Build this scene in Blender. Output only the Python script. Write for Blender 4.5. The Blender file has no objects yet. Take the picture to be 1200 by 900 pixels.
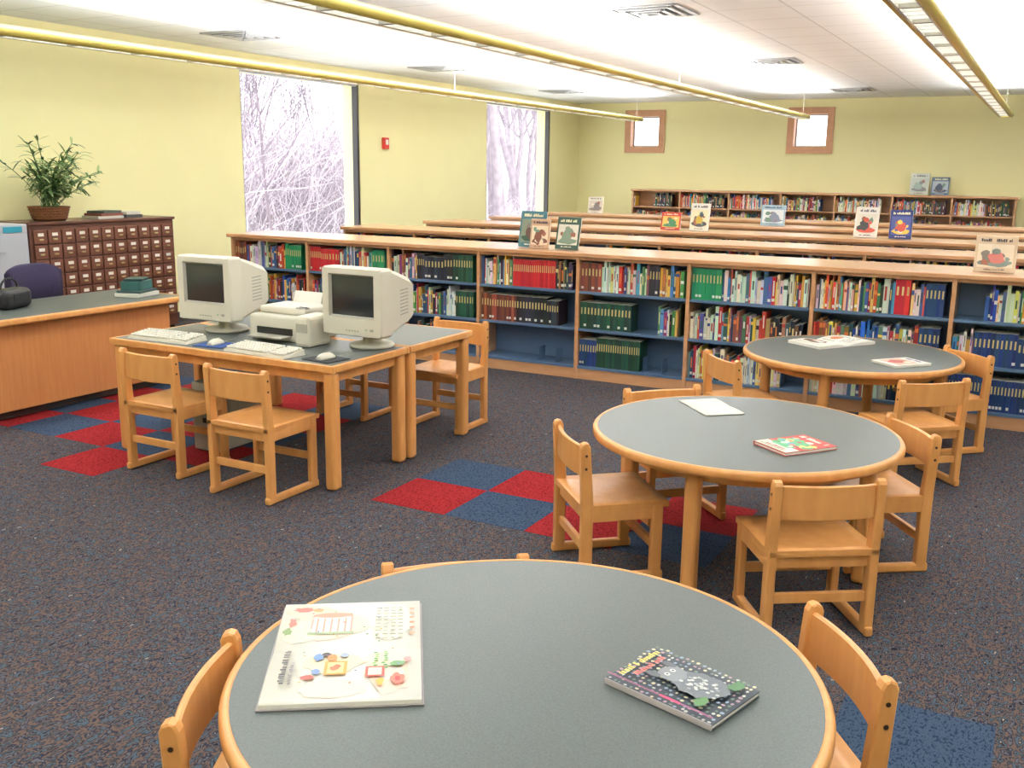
import bpy, bmesh, math, random
from mathutils import Matrix, Vector, Euler
random.seed(7)
SC=bpy.context.scene
COL=SC.collection
try: SC.view_settings.view_transform='Standard'
except Exception: pass

# ---------------------------------------------------------------- materials
def srgb(r,g,b):
    f=lambda c:(c/255/12.92) if c/255<=0.04045 else ((c/255+0.055)/1.055)**2.4
    return (f(r),f(g),f(b),1)
MATS={}
def nm(name):
    m=bpy.data.materials.new(name); m.use_nodes=True
    nt=m.node_tree; return m,nt,nt.nodes['Principled BSDF']
def mat(name,col,rough=.5,metal=0,spec=.5,var=.0,vscale=20):
    if name in MATS: return MATS[name]
    m,nt,b=nm(name)
    b.inputs['Roughness'].default_value=rough; b.inputs['Metallic'].default_value=metal
    b.inputs['Specular IOR Level'].default_value=spec
    b.inputs['Base Color'].default_value=col
    if var>0:
        tc=nt.nodes.new('ShaderNodeTexCoord'); n=nt.nodes.new('ShaderNodeTexNoise'); n.inputs['Scale'].default_value=vscale
        n.inputs['Detail'].default_value=3
        r=nt.nodes.new('ShaderNodeValToRGB')
        r.color_ramp.elements[0].position=.3; r.color_ramp.elements[1].position=.7
        r.color_ramp.elements[0].color=tuple(c*(1-var) for c in col[:3])+(1,)
        r.color_ramp.elements[1].color=tuple(min(1,c*(1+var)) for c in col[:3])+(1,)
        nt.links.new(tc.outputs['Object'],n.inputs['Vector']); nt.links.new(n.outputs['Fac'],r.inputs[0]); nt.links.new(r.outputs[0],b.inputs['Base Color'])
    MATS[name]=m; return m
def ramp_mat(name,stops,scale,rough=.8,detail=2,stretch=(1,1,1),interp='LINEAR',tex='NOISE',spec=.3,bump=0,coat=0):
    if name in MATS: return MATS[name]
    m,nt,b=nm(name)
    tc=nt.nodes.new('ShaderNodeTexCoord'); mp=nt.nodes.new('ShaderNodeMapping'); mp.inputs['Scale'].default_value=stretch
    nt.links.new(tc.outputs['Object'],mp.inputs['Vector'])
    n=nt.nodes.new('ShaderNodeTexNoise'); n.inputs['Detail'].default_value=detail; out=n.outputs['Fac']
    n.inputs['Scale'].default_value=scale
    nt.links.new(mp.outputs[0],n.inputs['Vector'])
    r=nt.nodes.new('ShaderNodeValToRGB'); r.color_ramp.interpolation=interp
    cr=r.color_ramp
    while len(cr.elements)<len(stops): cr.elements.new(.5)
    for e,(p,c) in zip(cr.elements,stops): e.position=p; e.color=c
    nt.links.new(out,r.inputs[0]); nt.links.new(r.outputs[0],b.inputs['Base Color'])
    b.inputs['Roughness'].default_value=rough; b.inputs['Specular IOR Level'].default_value=spec
    if coat: b.inputs['Coat Weight'].default_value=coat; b.inputs['Coat Roughness'].default_value=.18
    if bump:
        bp=nt.nodes.new('ShaderNodeBump'); bp.inputs['Strength'].default_value=bump; bp.inputs['Distance'].default_value=.005
        nt.links.new(out,bp.inputs['Height']); nt.links.new(bp.outputs[0],b.inputs['Normal'])
    MATS[name]=m; return m
def emis(name,col,s):
    if name in MATS: return MATS[name]
    m,nt,b=nm(name)
    b.inputs['Base Color'].default_value=col
    b.inputs['Emission Color'].default_value=col; b.inputs['Emission Strength'].default_value=s
    MATS[name]=m; return m

WOOD=ramp_mat('maple_wood',[(.25,srgb(202,138,76)),(.55,srgb(213,150,86)),(.8,srgb(223,164,100))],3,rough=.35,detail=4,stretch=(6,6,1.2),spec=.5)
WOODD=ramp_mat('desk_panel_wood',[(.3,srgb(190,122,72)),(.7,srgb(198,132,80))],5,rough=.4,detail=3,stretch=(1,8,.6),spec=.4)
WOODSH=ramp_mat('shelf_oak_wood',[(.25,srgb(184,132,90)),(.55,srgb(198,146,104)),(.8,srgb(208,158,116))],3,rough=.3,detail=4,stretch=(1,6,6),spec=.6,coat=.6)
LAM=ramp_mat('grey_laminate',[(.35,srgb(78,84,82)),(.65,srgb(90,96,93))],220,rough=.38,spec=.45)
WALL=mat('yellow_wall_paint',srgb(242,235,182),.85,spec=.2,var=.012,vscale=2)
DARKF=mat('dark_bronze_frame',srgb(50,48,50),.4)
BEIGE=mat('beige_plastic',srgb(216,210,194),.45)
BEIGE2=mat('beige_plastic_dark',srgb(168,164,150),.5)
BLACKP=mat('black_plastic',srgb(24,24,26),.4)
SCREEN=mat('crt_glass',srgb(44,48,50),.12,spec=.6)
KEYM=mat('key_caps',srgb(228,224,212),.5)
GREYM=mat('grey_metal',srgb(160,162,165),.4,.3)
BLUESH=mat('blue_shelf_metal',srgb(88,114,146),.4,.1)
BOLT=mat('dark_bolt',srgb(70,50,35),.4,.5)
PAPER=mat('paper_white',srgb(240,236,226),.7)
def cm_(c): return mat('ink_%d_%d_%d'%tuple(c),srgb(*c),.5)

m,nt,b=nm('book_covers'); a=nt.nodes.new('ShaderNodeAttribute'); a.attribute_name='Col'
nt.links.new(a.outputs['Color'],b.inputs['Base Color']); b.inputs['Roughness'].default_value=.5; BOOKM=m

def carpet(name,cols,scale=75,lo=.27,span=.5,bump=.5):
    st=[(i/len(cols)*span+lo,c) for i,c in enumerate(cols)]
    return ramp_mat(name,st,scale,rough=1,detail=2.5,stretch=(1,.5,1),interp='CONSTANT',spec=.05,bump=bump)
CARP=carpet('carpet_multicolour',[srgb(40,37,42),srgb(88,86,92),srgb(48,51,62),srgb(98,80,74),srgb(60,60,64),srgb(72,86,98),srgb(52,44,44),srgb(142,130,122)],40,bump=.7)
RED=carpet('carpet_red',[srgb(112,26,30),srgb(150,42,44),srgb(132,34,36)],110)
BLUE=carpet('carpet_blue',[srgb(40,54,76),srgb(64,78,98),srgb(52,66,88)],110)

# ---------------------------------------------------------------- mesh builder
class B:
    def __init__(s): s.bm=bmesh.new(); s.mats=[]
    def mi(s,m):
        if m not in s.mats: s.mats.append(m)
        return s.mats.index(m)
    def box(s,c,size,m,rot=None,bev=0,seg=2):
        mt=Matrix.Translation(c)
        if rot: mt=mt@Euler(rot).to_matrix().to_4x4()
        mt=mt@Matrix.Diagonal((size[0],size[1],size[2],1))
        r=bmesh.ops.create_cube(s.bm,size=1,matrix=mt); vs=r['verts']
        fs=set(f for v in vs for f in v.link_faces); i=s.mi(m)
        for f in fs: f.material_index=i
        if bev:
            es=list(set(e for v in vs for e in v.link_edges))
            rr=bmesh.ops.bevel(s.bm,geom=es,offset=bev,segments=seg,affect='EDGES',profile=.5)
            for f in rr['faces']: f.material_index=i
        return vs
    def bb(s,x0,x1,y0,y1,z0,z1,m,bev=0):
        return s.box(((x0+x1)/2,(y0+y1)/2,(z0+z1)/2),(abs(x1-x0),abs(y1-y0),abs(z1-z0)),m,bev=bev)
    def face(s,pts,m,smooth=False):
        f=s.bm.faces.new([s.bm.verts.new(p) for p in pts]); f.material_index=s.mi(m); f.smooth=smooth; return f
    def rings(s,rings,m,smooth=True,cap0=True,cap1=True,closed=True):
        V=[[s.bm.verts.new(p) for p in r] for r in rings]; i=s.mi(m); n=len(V[0])
        for a,b_ in zip(V,V[1:]):
            for k in range(n if closed else n-1):
                f=s.bm.faces.new((a[k],a[(k+1)%n],b_[(k+1)%n],b_[k])); f.material_index=i; f.smooth=smooth
        if cap0: f=s.bm.faces.new(V[0][::-1]); f.material_index=i
        if cap1: f=s.bm.faces.new(V[-1]); f.material_index=i
    def cyl(s,p0,p1,r0,r1,m,n=16):
        p0=Vector(p0);p1=Vector(p1);d=(p1-p0).normalized(); a=d.orthogonal().normalized(); c=d.cross(a)
        ring=lambda p,r:[p+(a*math.cos(t)+c*math.sin(t))*r for t in [2*math.pi*k/n for k in range(n)]]
        s.rings([ring(p0,r0),ring(p1,r1)],m)
    def lathe(s,prof,m,n=48,c=(0,0,0),cap0=True,cap1=True):
        s.rings([[(c[0]+r*math.cos(2*math.pi*k/n),c[1]+r*math.sin(2*math.pi*k/n),c[2]+z) for k in range(n)] for r,z in prof],m,cap0=cap0,cap1=cap1)
    def frust(s,r1,r2,m,smooth=False): s.rings([r1,r2],m,smooth=smooth)
    def done(s,name,loc=(0,0,0),rot=0,parent=None,recalc=True):
        if recalc: bmesh.ops.recalc_face_normals(s.bm,faces=s.bm.faces[:])
        me=bpy.data.meshes.new(name); s.bm.to_mesh(me); s.bm.free()
        for m in s.mats: me.materials.append(m)
        o=bpy.data.objects.new(name,me); COL.objects.link(o); o.location=loc; o.rotation_euler=(0,0,rot)
        if parent: o.parent=parent
        return o
def inst(o,name,loc,rot,sc=(1,1,1)):
    c=bpy.data.objects.new(name,o.data); COL.objects.link(c); c.location=loc; c.rotation_euler=(0,0,rot); c.scale=sc; return c

class Art:
    def __init__(s,b,mp): s.b=b; s.mp=mp; s.k=0
    def _f(s,pts,c):
        s.k+=1
        s.b.face([s.mp(u,v,s.k) for u,v in pts],cm_(c))
    def rect(s,u,v,w,h,c,a=0):
        ca,sa=math.cos(a),math.sin(a)
        s._f([(u+x*ca-y*sa,v+x*sa+y*ca) for x,y in ((-w/2,-h/2),(w/2,-h/2),(w/2,h/2),(-w/2,h/2))],c)
    def ell(s,u,v,rx,ry,c,a=0,n=14,jit=0):
        ca,sa=math.cos(a),math.sin(a); P_=[]
        for k in range(n):
            t=2*math.pi*k/n; q=1+(random.uniform(-jit,jit) if jit else 0); x=rx*q*math.cos(t); y=ry*q*math.sin(t); P_.append((u+x*ca-y*sa,v+x*sa+y*ca))
        s._f(P_,c)
    def text(s,u,v,w,h,c):
        x=-w/2; 
        while x<w/2:
            g=random.uniform(.5,1.1)*h*.7
            if random.random()<.18: x+=h*.5; continue
            g=min(g,w/2-x)
            if g<h*.15: break
            hh=h*random.choice((1,.7,.7,1))
            s.rect(u+x+g/2,v-(h-hh)/2,g*.7,hh,c)
            x+=g

# ---------------------------------------------------------------- room shell
XL,XR,YB,YF,H=-8.5,5.2,18.5,-2.6,3.0
def wall_with_holes(name,axis,pos,thick,a0,a1,holes,m):
    b=B()
    def seg(u0,u1,z0,z1):
        if axis=='x': b.bb(pos,pos+thick,u0,u1,z0,z1,m)
        else: b.bb(u0,u1,pos,pos+thick,z0,z1,m)
    cur=a0
    for (u0,u1,z0,z1) in sorted(holes):
        seg(cur,u0,0,H); seg(u0,u1,0,z0); seg(u0,u1,z1,H); cur=u1
    seg(cur,a1,0,H); return b.done(name)
W1=(9.02,11.3,.62,2.8); W2=(14.8,17.2,.62,2.8)
wall_with_holes('wall_left','x',XL-.28,.28,YF,YB+.28,[W1,W2],WALL)
SW=[(-7.49,-6.72,2.08,2.84),(-4.36,-3.59,2.08,2.84)]
wall_with_holes('wall_back','y',YB,.28,XL,XR,SW,WALL)
wall_with_holes('wall_right','x',XR,.2,YF,YB+.28,[],WALL)
wall_with_holes('wall_front','y',YF-.2,.2,XL-.28,XR+.2,[],WALL)
b=B(); b.bb(XL-.28,XR+.2,YF-.2,YB+.28,-.1,0,CARP); b.done('floor')
m,nt,bs=nm('ceiling_tile'); N=nt.nodes; L=nt.links
tc=N.new('ShaderNodeTexCoord'); sx=N.new('ShaderNodeSeparateXYZ'); L.new(tc.outputs['Object'],sx.inputs[0])
def mathn(op,a,bv=None):
    n=N.new('ShaderNodeMath'); n.operation=op
    for i,q in enumerate((a,bv)):
        if q is None: continue
        if isinstance(q,(int,float)): n.inputs[i].default_value=q
        else: L.new(q,n.inputs[i])
    return n.outputs[0]
gx=mathn('LESS_THAN',mathn('FRACT',mathn('DIVIDE',mathn('ADD',sx.outputs['X'],30.1),.61)),.026)
gy=mathn('LESS_THAN',mathn('FRACT',mathn('DIVIDE',mathn('ADD',sx.outputs['Y'],30.1),.61)),.026)
g=mathn('MAXIMUM',gx,gy)
mx=N.new('ShaderNodeMix'); mx.data_type='RGBA'; L.new(g,mx.inputs['Factor']); mx.inputs['A'].default_value=srgb(246,250,252); mx.inputs['B'].default_value=srgb(216,219,220)
L.new(mx.outputs['Result'],bs.inputs['Base Color']); bs.inputs['Roughness'].default_value=.9; CEIL=m
b=B(); b.bb(XL-.28,XR+.2,YF-.2,YB+.28,H,H+.1,CEIL); b.done('ceiling')
BASE=mat('vinyl_base',srgb(70,66,66),.6)
b=B(); b.bb(XL,XL+.012,YF,YB,0,.1,BASE); b.done('baseboard_left')
b=B(); b.bb(XL,XR,YB-.012,YB,0,.1,BASE); b.done('baseboard_back')
m,nt,bs=nm('window_glass'); N=nt.nodes;L=nt.links
t=N.new('ShaderNodeBsdfTransparent'); gl=N.new('ShaderNodeBsdfGlossy'); gl.inputs['Roughness'].default_value=.02
mxs=N.new('ShaderNodeMixShader'); mxs.inputs[0].default_value=.04
L.new(t.outputs[0],mxs.inputs[1]); L.new(gl.outputs[0],mxs.inputs[2]); L.new(mxs.outputs[0],N['Material Output'].inputs[0]); GLASS=m
WHITE=mat('white_trim',srgb(235,233,225),.5)
for i,(y0,y1,z0,z1) in enumerate([W1,W2]):
    b=B(); x=XL-.05; w=.045
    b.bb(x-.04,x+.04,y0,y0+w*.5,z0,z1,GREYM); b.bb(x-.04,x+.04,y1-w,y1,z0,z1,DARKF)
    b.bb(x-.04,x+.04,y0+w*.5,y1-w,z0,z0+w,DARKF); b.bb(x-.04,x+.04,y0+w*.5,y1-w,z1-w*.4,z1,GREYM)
    b.face([(x,y0+w*.5,z0+w),(x,y1-w,z0+w),(x,y1-w,z1-w*.4),(x,y0+w*.5,z1-w*.4)],GLASS)
    b.bb(XL-.008,XL+.03,y0,y1,z0,z0+.025,WHITE)
    b.done('window_%d'%(i+1))
FRW=mat('window_trim_wood',srgb(200,148,112),.45,var=.06)
for i,(x0,x1,z0,z1) in enumerate(SW):
    b=B(); w=.1
    y0,y1=YB-.025,YB+.2
    b.bb(x0-.02,x1+.02,y0,y1,z1-w,z1+.02,FRW); b.bb(x0-.02,x1+.02,y0,y1,z0-.02,z0+w,FRW)
    b.bb(x0-.02,x0+w,y0,y1,z0+w,z1-w,FRW); b.bb(x1-w,x1+.02,y0,y1,z0+w,z1-w,FRW)
    for q in ((x0+w,x1-w,z0+w,z0+w+.02),(x0+w,x1-w,z1-w-.02,z1-w),(x0+w,x0+w+.02,z0+w,z1-w),(x1-w-.02,x1-w,z0+w,z1-w)):
        b.bb(q[0],q[1],YB+.14,YB+.17,q[2],q[3],GREYM)
    b.face([(x0+w,YB+.16,z0+w),(x1-w,YB+.16,z0+w),(x1-w,YB+.16,z1-w),(x0+w,YB+.16,z1-w)],GLASS)
    b.done('window_%d'%(i+3))
b=B()
def tiles(cells,ox,oy,p=.452,flip=0):
    for (i,j) in cells:
        m=RED if (i+j+flip)%2==0 else BLUE
        b.bb(ox+i*p,ox+(i+1)*p,oy+j*.44,oy+(j+1)*.44,-.002,.0015,m)
tiles([(i,j) for i in range(4) for j in range(2)],-2.98,4.0)
tiles([(0,0)]+[(i,j) for i in range(-4,2) for j in range(1,5)],-5.0,3.54)
tiles([(0,0)],-.43,2.78,flip=1)
b.done('floor_carpet_inlay')

# ---------------------------------------------------------------- light fixtures
YEL=mat('yellow_enamel',srgb(218,198,104),.35)
LWH=mat('louver_white',srgb(225,225,220),.4)
GLOW=emis('lamp_diffuser',(1,1,.97,1),3.0)
FZ=2.6
for X in (-6.66,-3.77,-.80,2.12):
    b=B(); y0,y1=-2.0,16.95
    b.cyl((.085,y0,0),(.085,y1,0),.032,.032,YEL,20); b.cyl((-.085,y0,0),(-.085,y1,0),.026,.026,YEL,20)
    b.bb(-.09,.09,y0,y0+.02,-.03,.05,YEL); b.bb(-.09,.09,y1-.02,y1,-.03,.05,YEL)
    b.bb(-.07,-.055,y0,y1,-.025,.05,LWH); b.bb(.055,.07,y0,y1,-.025,.05,LWH)
    b.bb(-.055,.055,y0+.02,y1-.02,.03,.04,LWH)
    b.bb(-.05,.05,y0+.02,y1-.02,.018,.028,GLOW)
    y=y0+.1; k=0
    while y<y1-.1:
        b.bb(-.055,.055,y,y+(.04 if k%4==0 else .012),-.025,.015,BEIGE2 if k%4==0 else LWH); y+=.15; k+=1
    y=y0+.6
    while y<y1:
        b.cyl((0,y,.04),(0,y,H-FZ),.0012,.0012,LWH,5); y+=6.1
    o=b.done('pendant_light_fixture',(X,0,FZ))
    ld=bpy.data.lights.new('uplight','AREA'); ld.shape='RECTANGLE'; ld.size=.12; ld.size_y=18.6; ld.energy=425; ld.color=(1,.993,.975)
    lo=bpy.data.objects.new('uplight',ld); COL.objects.link(lo); lo.location=(0,7.47,.055); lo.rotation_euler=(math.pi,0,0); lo.parent=o
for (x,y) in [(-7.4,7.94),(-3.1,8.14),(-7.33,11.5),(-3.13,12.2),(-7.44,15.5),(-2.97,16.6)]:
    b=B()
    for k,s_ in enumerate((.29,.21,.13,.06)):
        z=-.004-.006*k
        for sg in (-1,1):
            b.bb(-s_,s_,sg*s_-.02,sg*s_+.02,z-.008,0,GREYM); b.bb(sg*s_-.02,sg*s_+.02,-s_,s_,z-.008,0,GREYM)
    b.bb(-.28,.28,-.28,.28,-.003,0,BLACKP)
    b.done('ceiling_vent',(x,y,H))
b=B(); FR=mat('alarm_red',srgb(200,40,35),.4); b.bb(0,.05,-.06,.06,-.08,.08,FR,bev=.008); b.bb(.05,.055,-.03,.03,-.02,.05,PAPER); b.done('fire_alarm',(XL,11.87,2.05))

# ---------------------------------------------------------------- bookshelves
FAM={
 'mixed':[(50,80,140),(170,50,45),(70,130,80),(215,205,175),(40,40,46),(205,155,70),(130,70,100),(90,145,175),(228,222,210),(140,95,60),(30,70,90),(232,228,218),(190,60,50),(225,190,80)],
 'red':[(190,28,40),(200,35,45),(180,25,38)],
 'black':[(32,32,40),(38,40,50),(28,30,36),(46,50,66)],
 'dgreen':[(22,66,52),(28,78,60),(24,58,46)],
 'green':[(20,130,85),(30,140,95)],
 'navy':[(24,54,104),(30,62,116),(22,48,92)],
 'blue':[(30,80,150),(60,120,180),(30,60,120)],
 'brown':[(130,64,46),(150,76,52),(110,54,42),(96,44,38)],
 'light':[(228,224,210),(214,204,186),(232,232,228),(204,210,214),(190,70,55),(70,105,155),(225,200,120)],
 'pic':[(205,50,45),(238,228,205),(240,204,70),(70,140,190),(234,234,232),(80,150,96),(210,125,60),(45,60,110),(228,155,155)],
 'dark':[(44,48,76),(86,40,44),(36,64,74),(84,70,56),(36,36,40),(26,66,56),(150,110,70)],
}
UNI=('red','black','dgreen','green','navy','brown')
def spec_expand(spec,x0,x1,maxh,rng):
    L_=[];x=x0;W=x1-x0
    for fam,fr in spec:
        xe=min(x1,x+fr*W)
        if fam=='empty': x=xe; continue
        uni=fam in UNI
        hh=maxh*rng.uniform(.78,.92); t0=rng.uniform(.018,.034)
        while x<xe-.008:
            if uni:
                if rng.random()<.06: hh=maxh*rng.uniform(.75,.92); t0=rng.uniform(.018,.04)
                t=t0;h=hh*rng.uniform(.985,1)
            else: t=rng.uniform(.008,.032)*(0.6 if fam=='pic' else 1); h=maxh*rng.choice((rng.uniform(.62,.8),rng.uniform(.72,.98)))
            t=min(t,xe-x+.001)
            if t<.005: break
            L_.append((x,t,h,rng.choice(FAM[fam]),uni)); x+=t+.0006
        x=xe
    return L_
class Books:
    def __init__(s): s.v=[];s.f=[];s.c=[]
    def quad(s,pts,c): n=len(s.v); s.v+=pts; s.f.append((n,n+1,n+2,n+3)); s.c.append(c)
    def book(s,x,t,h,col,uni,y,d,z,dr,rng):
        j=8 if uni else 22
        c=srgb(*[max(0,min(255,q+rng.randint(-j,j))) for q in col]); n=len(s.v); y2=y+dr*d
        s.v+=[(x,y,z),(x+t,y,z),(x+t,y,z+h),(x,y,z+h),(x,y2,z),(x+t,y2,z),(x+t,y2,z+h),(x,y2,z+h)]
        pg=srgb(215,208,190)
        for q,cc in (((0,1,2,3),c),((1,5,6,2),c),((4,0,3,7),c),((3,2,6,7),pg),((5,4,7,6),pg)):
            s.f.append(tuple(n+k for k in q)); s.c.append(cc)
        ye=y-dr*.0008; m=t*.12; lum=sum(col)
        if uni:
            cc=srgb(200,180,120) if lum<330 else srgb(80,60,60); k=t*.3
            s.quad([(x+k,ye,z+h*.55),(x+t-k,ye,z+h*.55),(x+t-k,ye,z+h*.8),(x+k,ye,z+h*.8)],cc)
            if t>.02 and rng.random()<.3: s.quad([(x+m,ye,z+.02),(x+t-m,ye,z+.02),(x+t-m,ye,z+.04),(x+m,ye,z+.04)],srgb(222,220,210))
            return
        if t>.010:
            if rng.random()<.5:
                a_=rng.uniform(.012,.03); s.quad([(x+m,ye,z+a_),(x+t-m,ye,z+a_),(x+t-m,ye,z+a_+.022),(x+m,ye,z+a_+.022)],srgb(228,226,215))
            r=rng.random()
            cc=srgb(*rng.choice([(225,210,150),(235,232,225),(220,120,60),(240,200,90)])) if lum<330 else srgb(*rng.choice([(60,50,60),(170,50,45),(40,70,130),(40,90,70)]))
            if r<.6:
                a=rng.uniform(.3,.55)*h; b_=rng.uniform(.66,.9)*h; k=t*rng.uniform(.25,.38)
                s.quad([(x+k,ye,z+a),(x+t-k,ye,z+a),(x+t-k,ye,z+b_),(x+k,ye,z+b_)],cc)
            elif r<.85:
                a=rng.uniform(.5,.8)*h; b_=a+rng.uniform(.06,.18)*h
                s.quad([(x+.0005,ye,z+a),(x+t-.0005,ye,z+a),(x+t-.0005,ye,z+b_),(x+.0005,ye,z+b_)],cc)
    def fill(s,x0,x1,y,z,maxh,spec,dr,rng,d=.19):
        for (x,t,h,c,u) in spec_expand(spec,x0,x1,maxh,rng):
            s.book(x,t,h,c,u,y+dr*(rng.uniform(0,.003) if u else rng.uniform(0,.02)),d*rng.uniform(.8,1),z,dr,rng)
    def done(s,name,parent):
        me=bpy.data.meshes.new(name); me.from_pydata(s.v,[],s.f); me.materials.append(BOOKM)
        ca=me.color_attributes.new('Col','FLOAT_COLOR','CORNER')
        arr=[]
        for f,c in zip(s.f,s.c): arr+=list(c)*4
        ca.data.foreach_set('color',arr); me.update()
        o=bpy.data.objects.new(name,me); COL.objects.link(o); o.parent=parent; return o
P=.945
SPECROW1=[ # per bay: bottom, mid, top
 [[('mixed',.5),('empty',.5)],[('red',.35),('mixed',.6)],[('brown',.15),('light',.25),('mixed',.3),('green',.22)]],
 [[('mixed',.4),('empty',.6)],[('mixed',.7),('blue',.2)],[('red',.38),('light',.2),('mixed',.22),('green',.15)]],
 [[('empty',.3),('dark',.3),('empty',.4)],[('blue',.25),('mixed',.35),('light',.15),('dgreen',.2)],[('mixed',.3),('black',.42),('dgreen',.22)]],
 [[('empty',1)],[('brown',.38),('black',.45),('empty',.2)],[('light',.17),('mixed',.17),('red',.44),('dark',.18)]],
 [[('navy',.17),('dgreen',.42),('empty',.4)],[('dgreen',.5),('empty',.25),('mixed',.2)],[('brown',.2),('light',.2),('mixed',.25),('black',.1),('mixed',.22)]],
 [[('mixed',.5),('light',.3)],[('light',.2),('mixed',.45),('dark',.3)],[('green',.26),('light',.42),('mixed',.3)]],
 [[('light',.6),('dark',.3)],[('mixed',.35),('blue',.15),('mixed',.3),('navy',.15)],[('pic',.3),('mixed',.3),('red',.12),('light',.1),('navy',.14)]],
 [[('navy',.95)],[('mixed',.15),('navy',.5),('blue',.15),('light',.15)],[('empty',.2),('blue',.08),('light',.15),('pic',.4)]],
]
def gspec(rng):
    fams=['mixed','mixed','mixed','mixed','dark','light','light','pic','pic','brown','navy','blue','red','green']
    return [(rng.choice(fams),rng.uniform(.2,.4)) for _ in range(4)]
def shelf_row(idx,ups,y,depth=.62,h=1.05):
    b=B(); x0,x1=ups[0],ups[-1]; rng=random.Random(100+idx)
    t=.03
    for k,x in enumerate(ups):
        b.bb(x-t/2,x+t/2,y,y+depth,0,h-.035,WOODSH,bev=.003)
    b.bb(x0-.05,x1+.05,y-.025,y+depth+.025,h-.036,h,WOODSH,bev=.006)
    zl=[.11,.425,.735]
    for a,c in zip(ups,ups[1:]):
        xa,xb=a+t/2,c-t/2
        b.bb(xa,xb,y+.012,y+depth-.012,0,.09,WOODSH)
        b.bb(xa,xb,y+.004,y+depth-.004,.09,.11,BLUESH)
        b.bb(xa,xb,y+depth/2-.006,y+depth/2+.006,.11,h-.036,BLUESH)
        for z in zl[1:]:
            b.bb(xa,xb,y+.01,y+depth/2-.006,z-.02,z,BLUESH); b.bb(xa,xb,y+depth/2+.006,y+depth-.01,z-.02,z,BLUESH)
        b.bb(xa,xb,y+.01,y+.03,h-.06,h-.036,WOODSH)
        for q in (.62,.8):
            b.box((xa+(xb-xa)*q,y+.1,zl[0]+.06),(.003,.12,.12),BLUESH)
    o=b.done('low_bookshelf')
    bk=Books()
    for i,(a,c) in enumerate(zip(ups,ups[1:])):
        xa,xb=a+t/2+.004,c-t/2-.004
        for l,z in enumerate(zl):
            if idx==0 and i<len(SPECROW1): sp=SPECROW1[i][l]
            else: sp=gspec(rng)
            bk.fill(xa,xb,y+.03,z+.001,.272,sp,1,rng)
            bk.fill(xa,xb,y+depth-.03,z+.001,.272,gspec(rng),-1,rng)
    bk.done('books',o)
ups1=[-.54+P*k for k in range(-7,4)]
shelf_row(0,ups1,7.39)
for r,yy in enumerate((9.1,10.8,12.5,14.2)):
    shelf_row(r+1,[-7.08+P*k for k in range(0,9)],yy)
b=B(); ux=[-7.15+.942*k for k in range(8)]; y=18.1; h=1.38; YW=YB-.02
for x in ux: b.bb(x-.015,x+.015,y,YW,0,h-.035,WOODSH,bev=.003)
b.bb(ux[0]-.04,ux[-1]+.04,y-.02,YW,h-.036,h,WOODSH,bev=.005)
zl=[.1,.42,.74,1.06]; bk=Books(); rng=random.Random(5)
for a,c in zip(ux,ux[1:]):
    b.bb(a+.015,c-.015,y+.01,YW-.01,0,.08,WOODSH); b.bb(a+.015,c-.015,YW-.015,YW,.08,h-.036,WOODSH)
    for z in zl:
        b.bb(a+.015,c-.015,y+.005,YW-.015,z-.02,z,WOODSH)
        bk.fill(a+.02,c-.02,y+.03,z+.001,.27,[(rng.choice(['mixed','mixed','light','pic']),rng.uniform(.35,.55)),(rng.choice(['mixed','dark','light']),.4)],1,rng)
o=b.done('tall_bookcase'); bk.done('books',o)

def display(x,y,z,w,h,cols,ang=0,seed=0):
    random.seed(seed*13+1)
    m=cm_(cols[0]); b=B(); t=.015; lean=math.radians(12); R=(-lean,0,0)
    C=Vector((0,math.sin(lean)*h/2,h/2*math.cos(lean)+.004)); ry=Vector((0,math.sin(lean),math.cos(lean))); nf=Vector((0,-math.cos(lean),math.sin(lean)))
    b.box(C,(w,t,h),m,rot=R,bev=.002)
    b.box(C+Vector((.003,.002,0)),(w-.002,t-.006,h-.01),PAPER,rot=R)
    A=Art(b,lambda u,v,k:C+Vector((u,0,0))+ry*v+nf*(t/2+.0004+.0001*k))
    A.rect(0,-h*.05,w*.86,h*.64,cols[1])
    A.ell(0,-h*.25,w*.4,h*.1,cols[-1],jit=.15)
    for _ in range(9):
        q=random.uniform(.05,.13); A.ell(random.uniform(-.3,.3)*w,random.uniform(-.28,.16)*h,w*q,h*q*.8,random.choice(cols[1:]+[(120,110,100),(225,215,195),(150,90,70),(100,130,110)]),jit=.3,n=9)
    A.ell(random.uniform(-.1,.1)*w,-h*.1,w*.2,h*.17,cols[2],jit=.15); A.ell(random.uniform(-.1,.1)*w,h*.07,w*.11,h*.08,cols[-1],jit=.1)
    lum=sum(cols[0]); A.text(0,h*.38,w*.75,h*.08,(250,240,200) if lum<420 else (50,45,60)); A.text(0,-h*.43,w*.5,h*.035,(250,240,220) if lum<420 else (70,60,60))
    b.box((0,.05,.006),(w*.6,.1,.008),GREYM); b.box((0,.085,h*.3),(w*.5,.008,h*.6),GREYM,rot=(.35,0,0))
    b.done('display_book',(x,y,z),ang)
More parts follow.
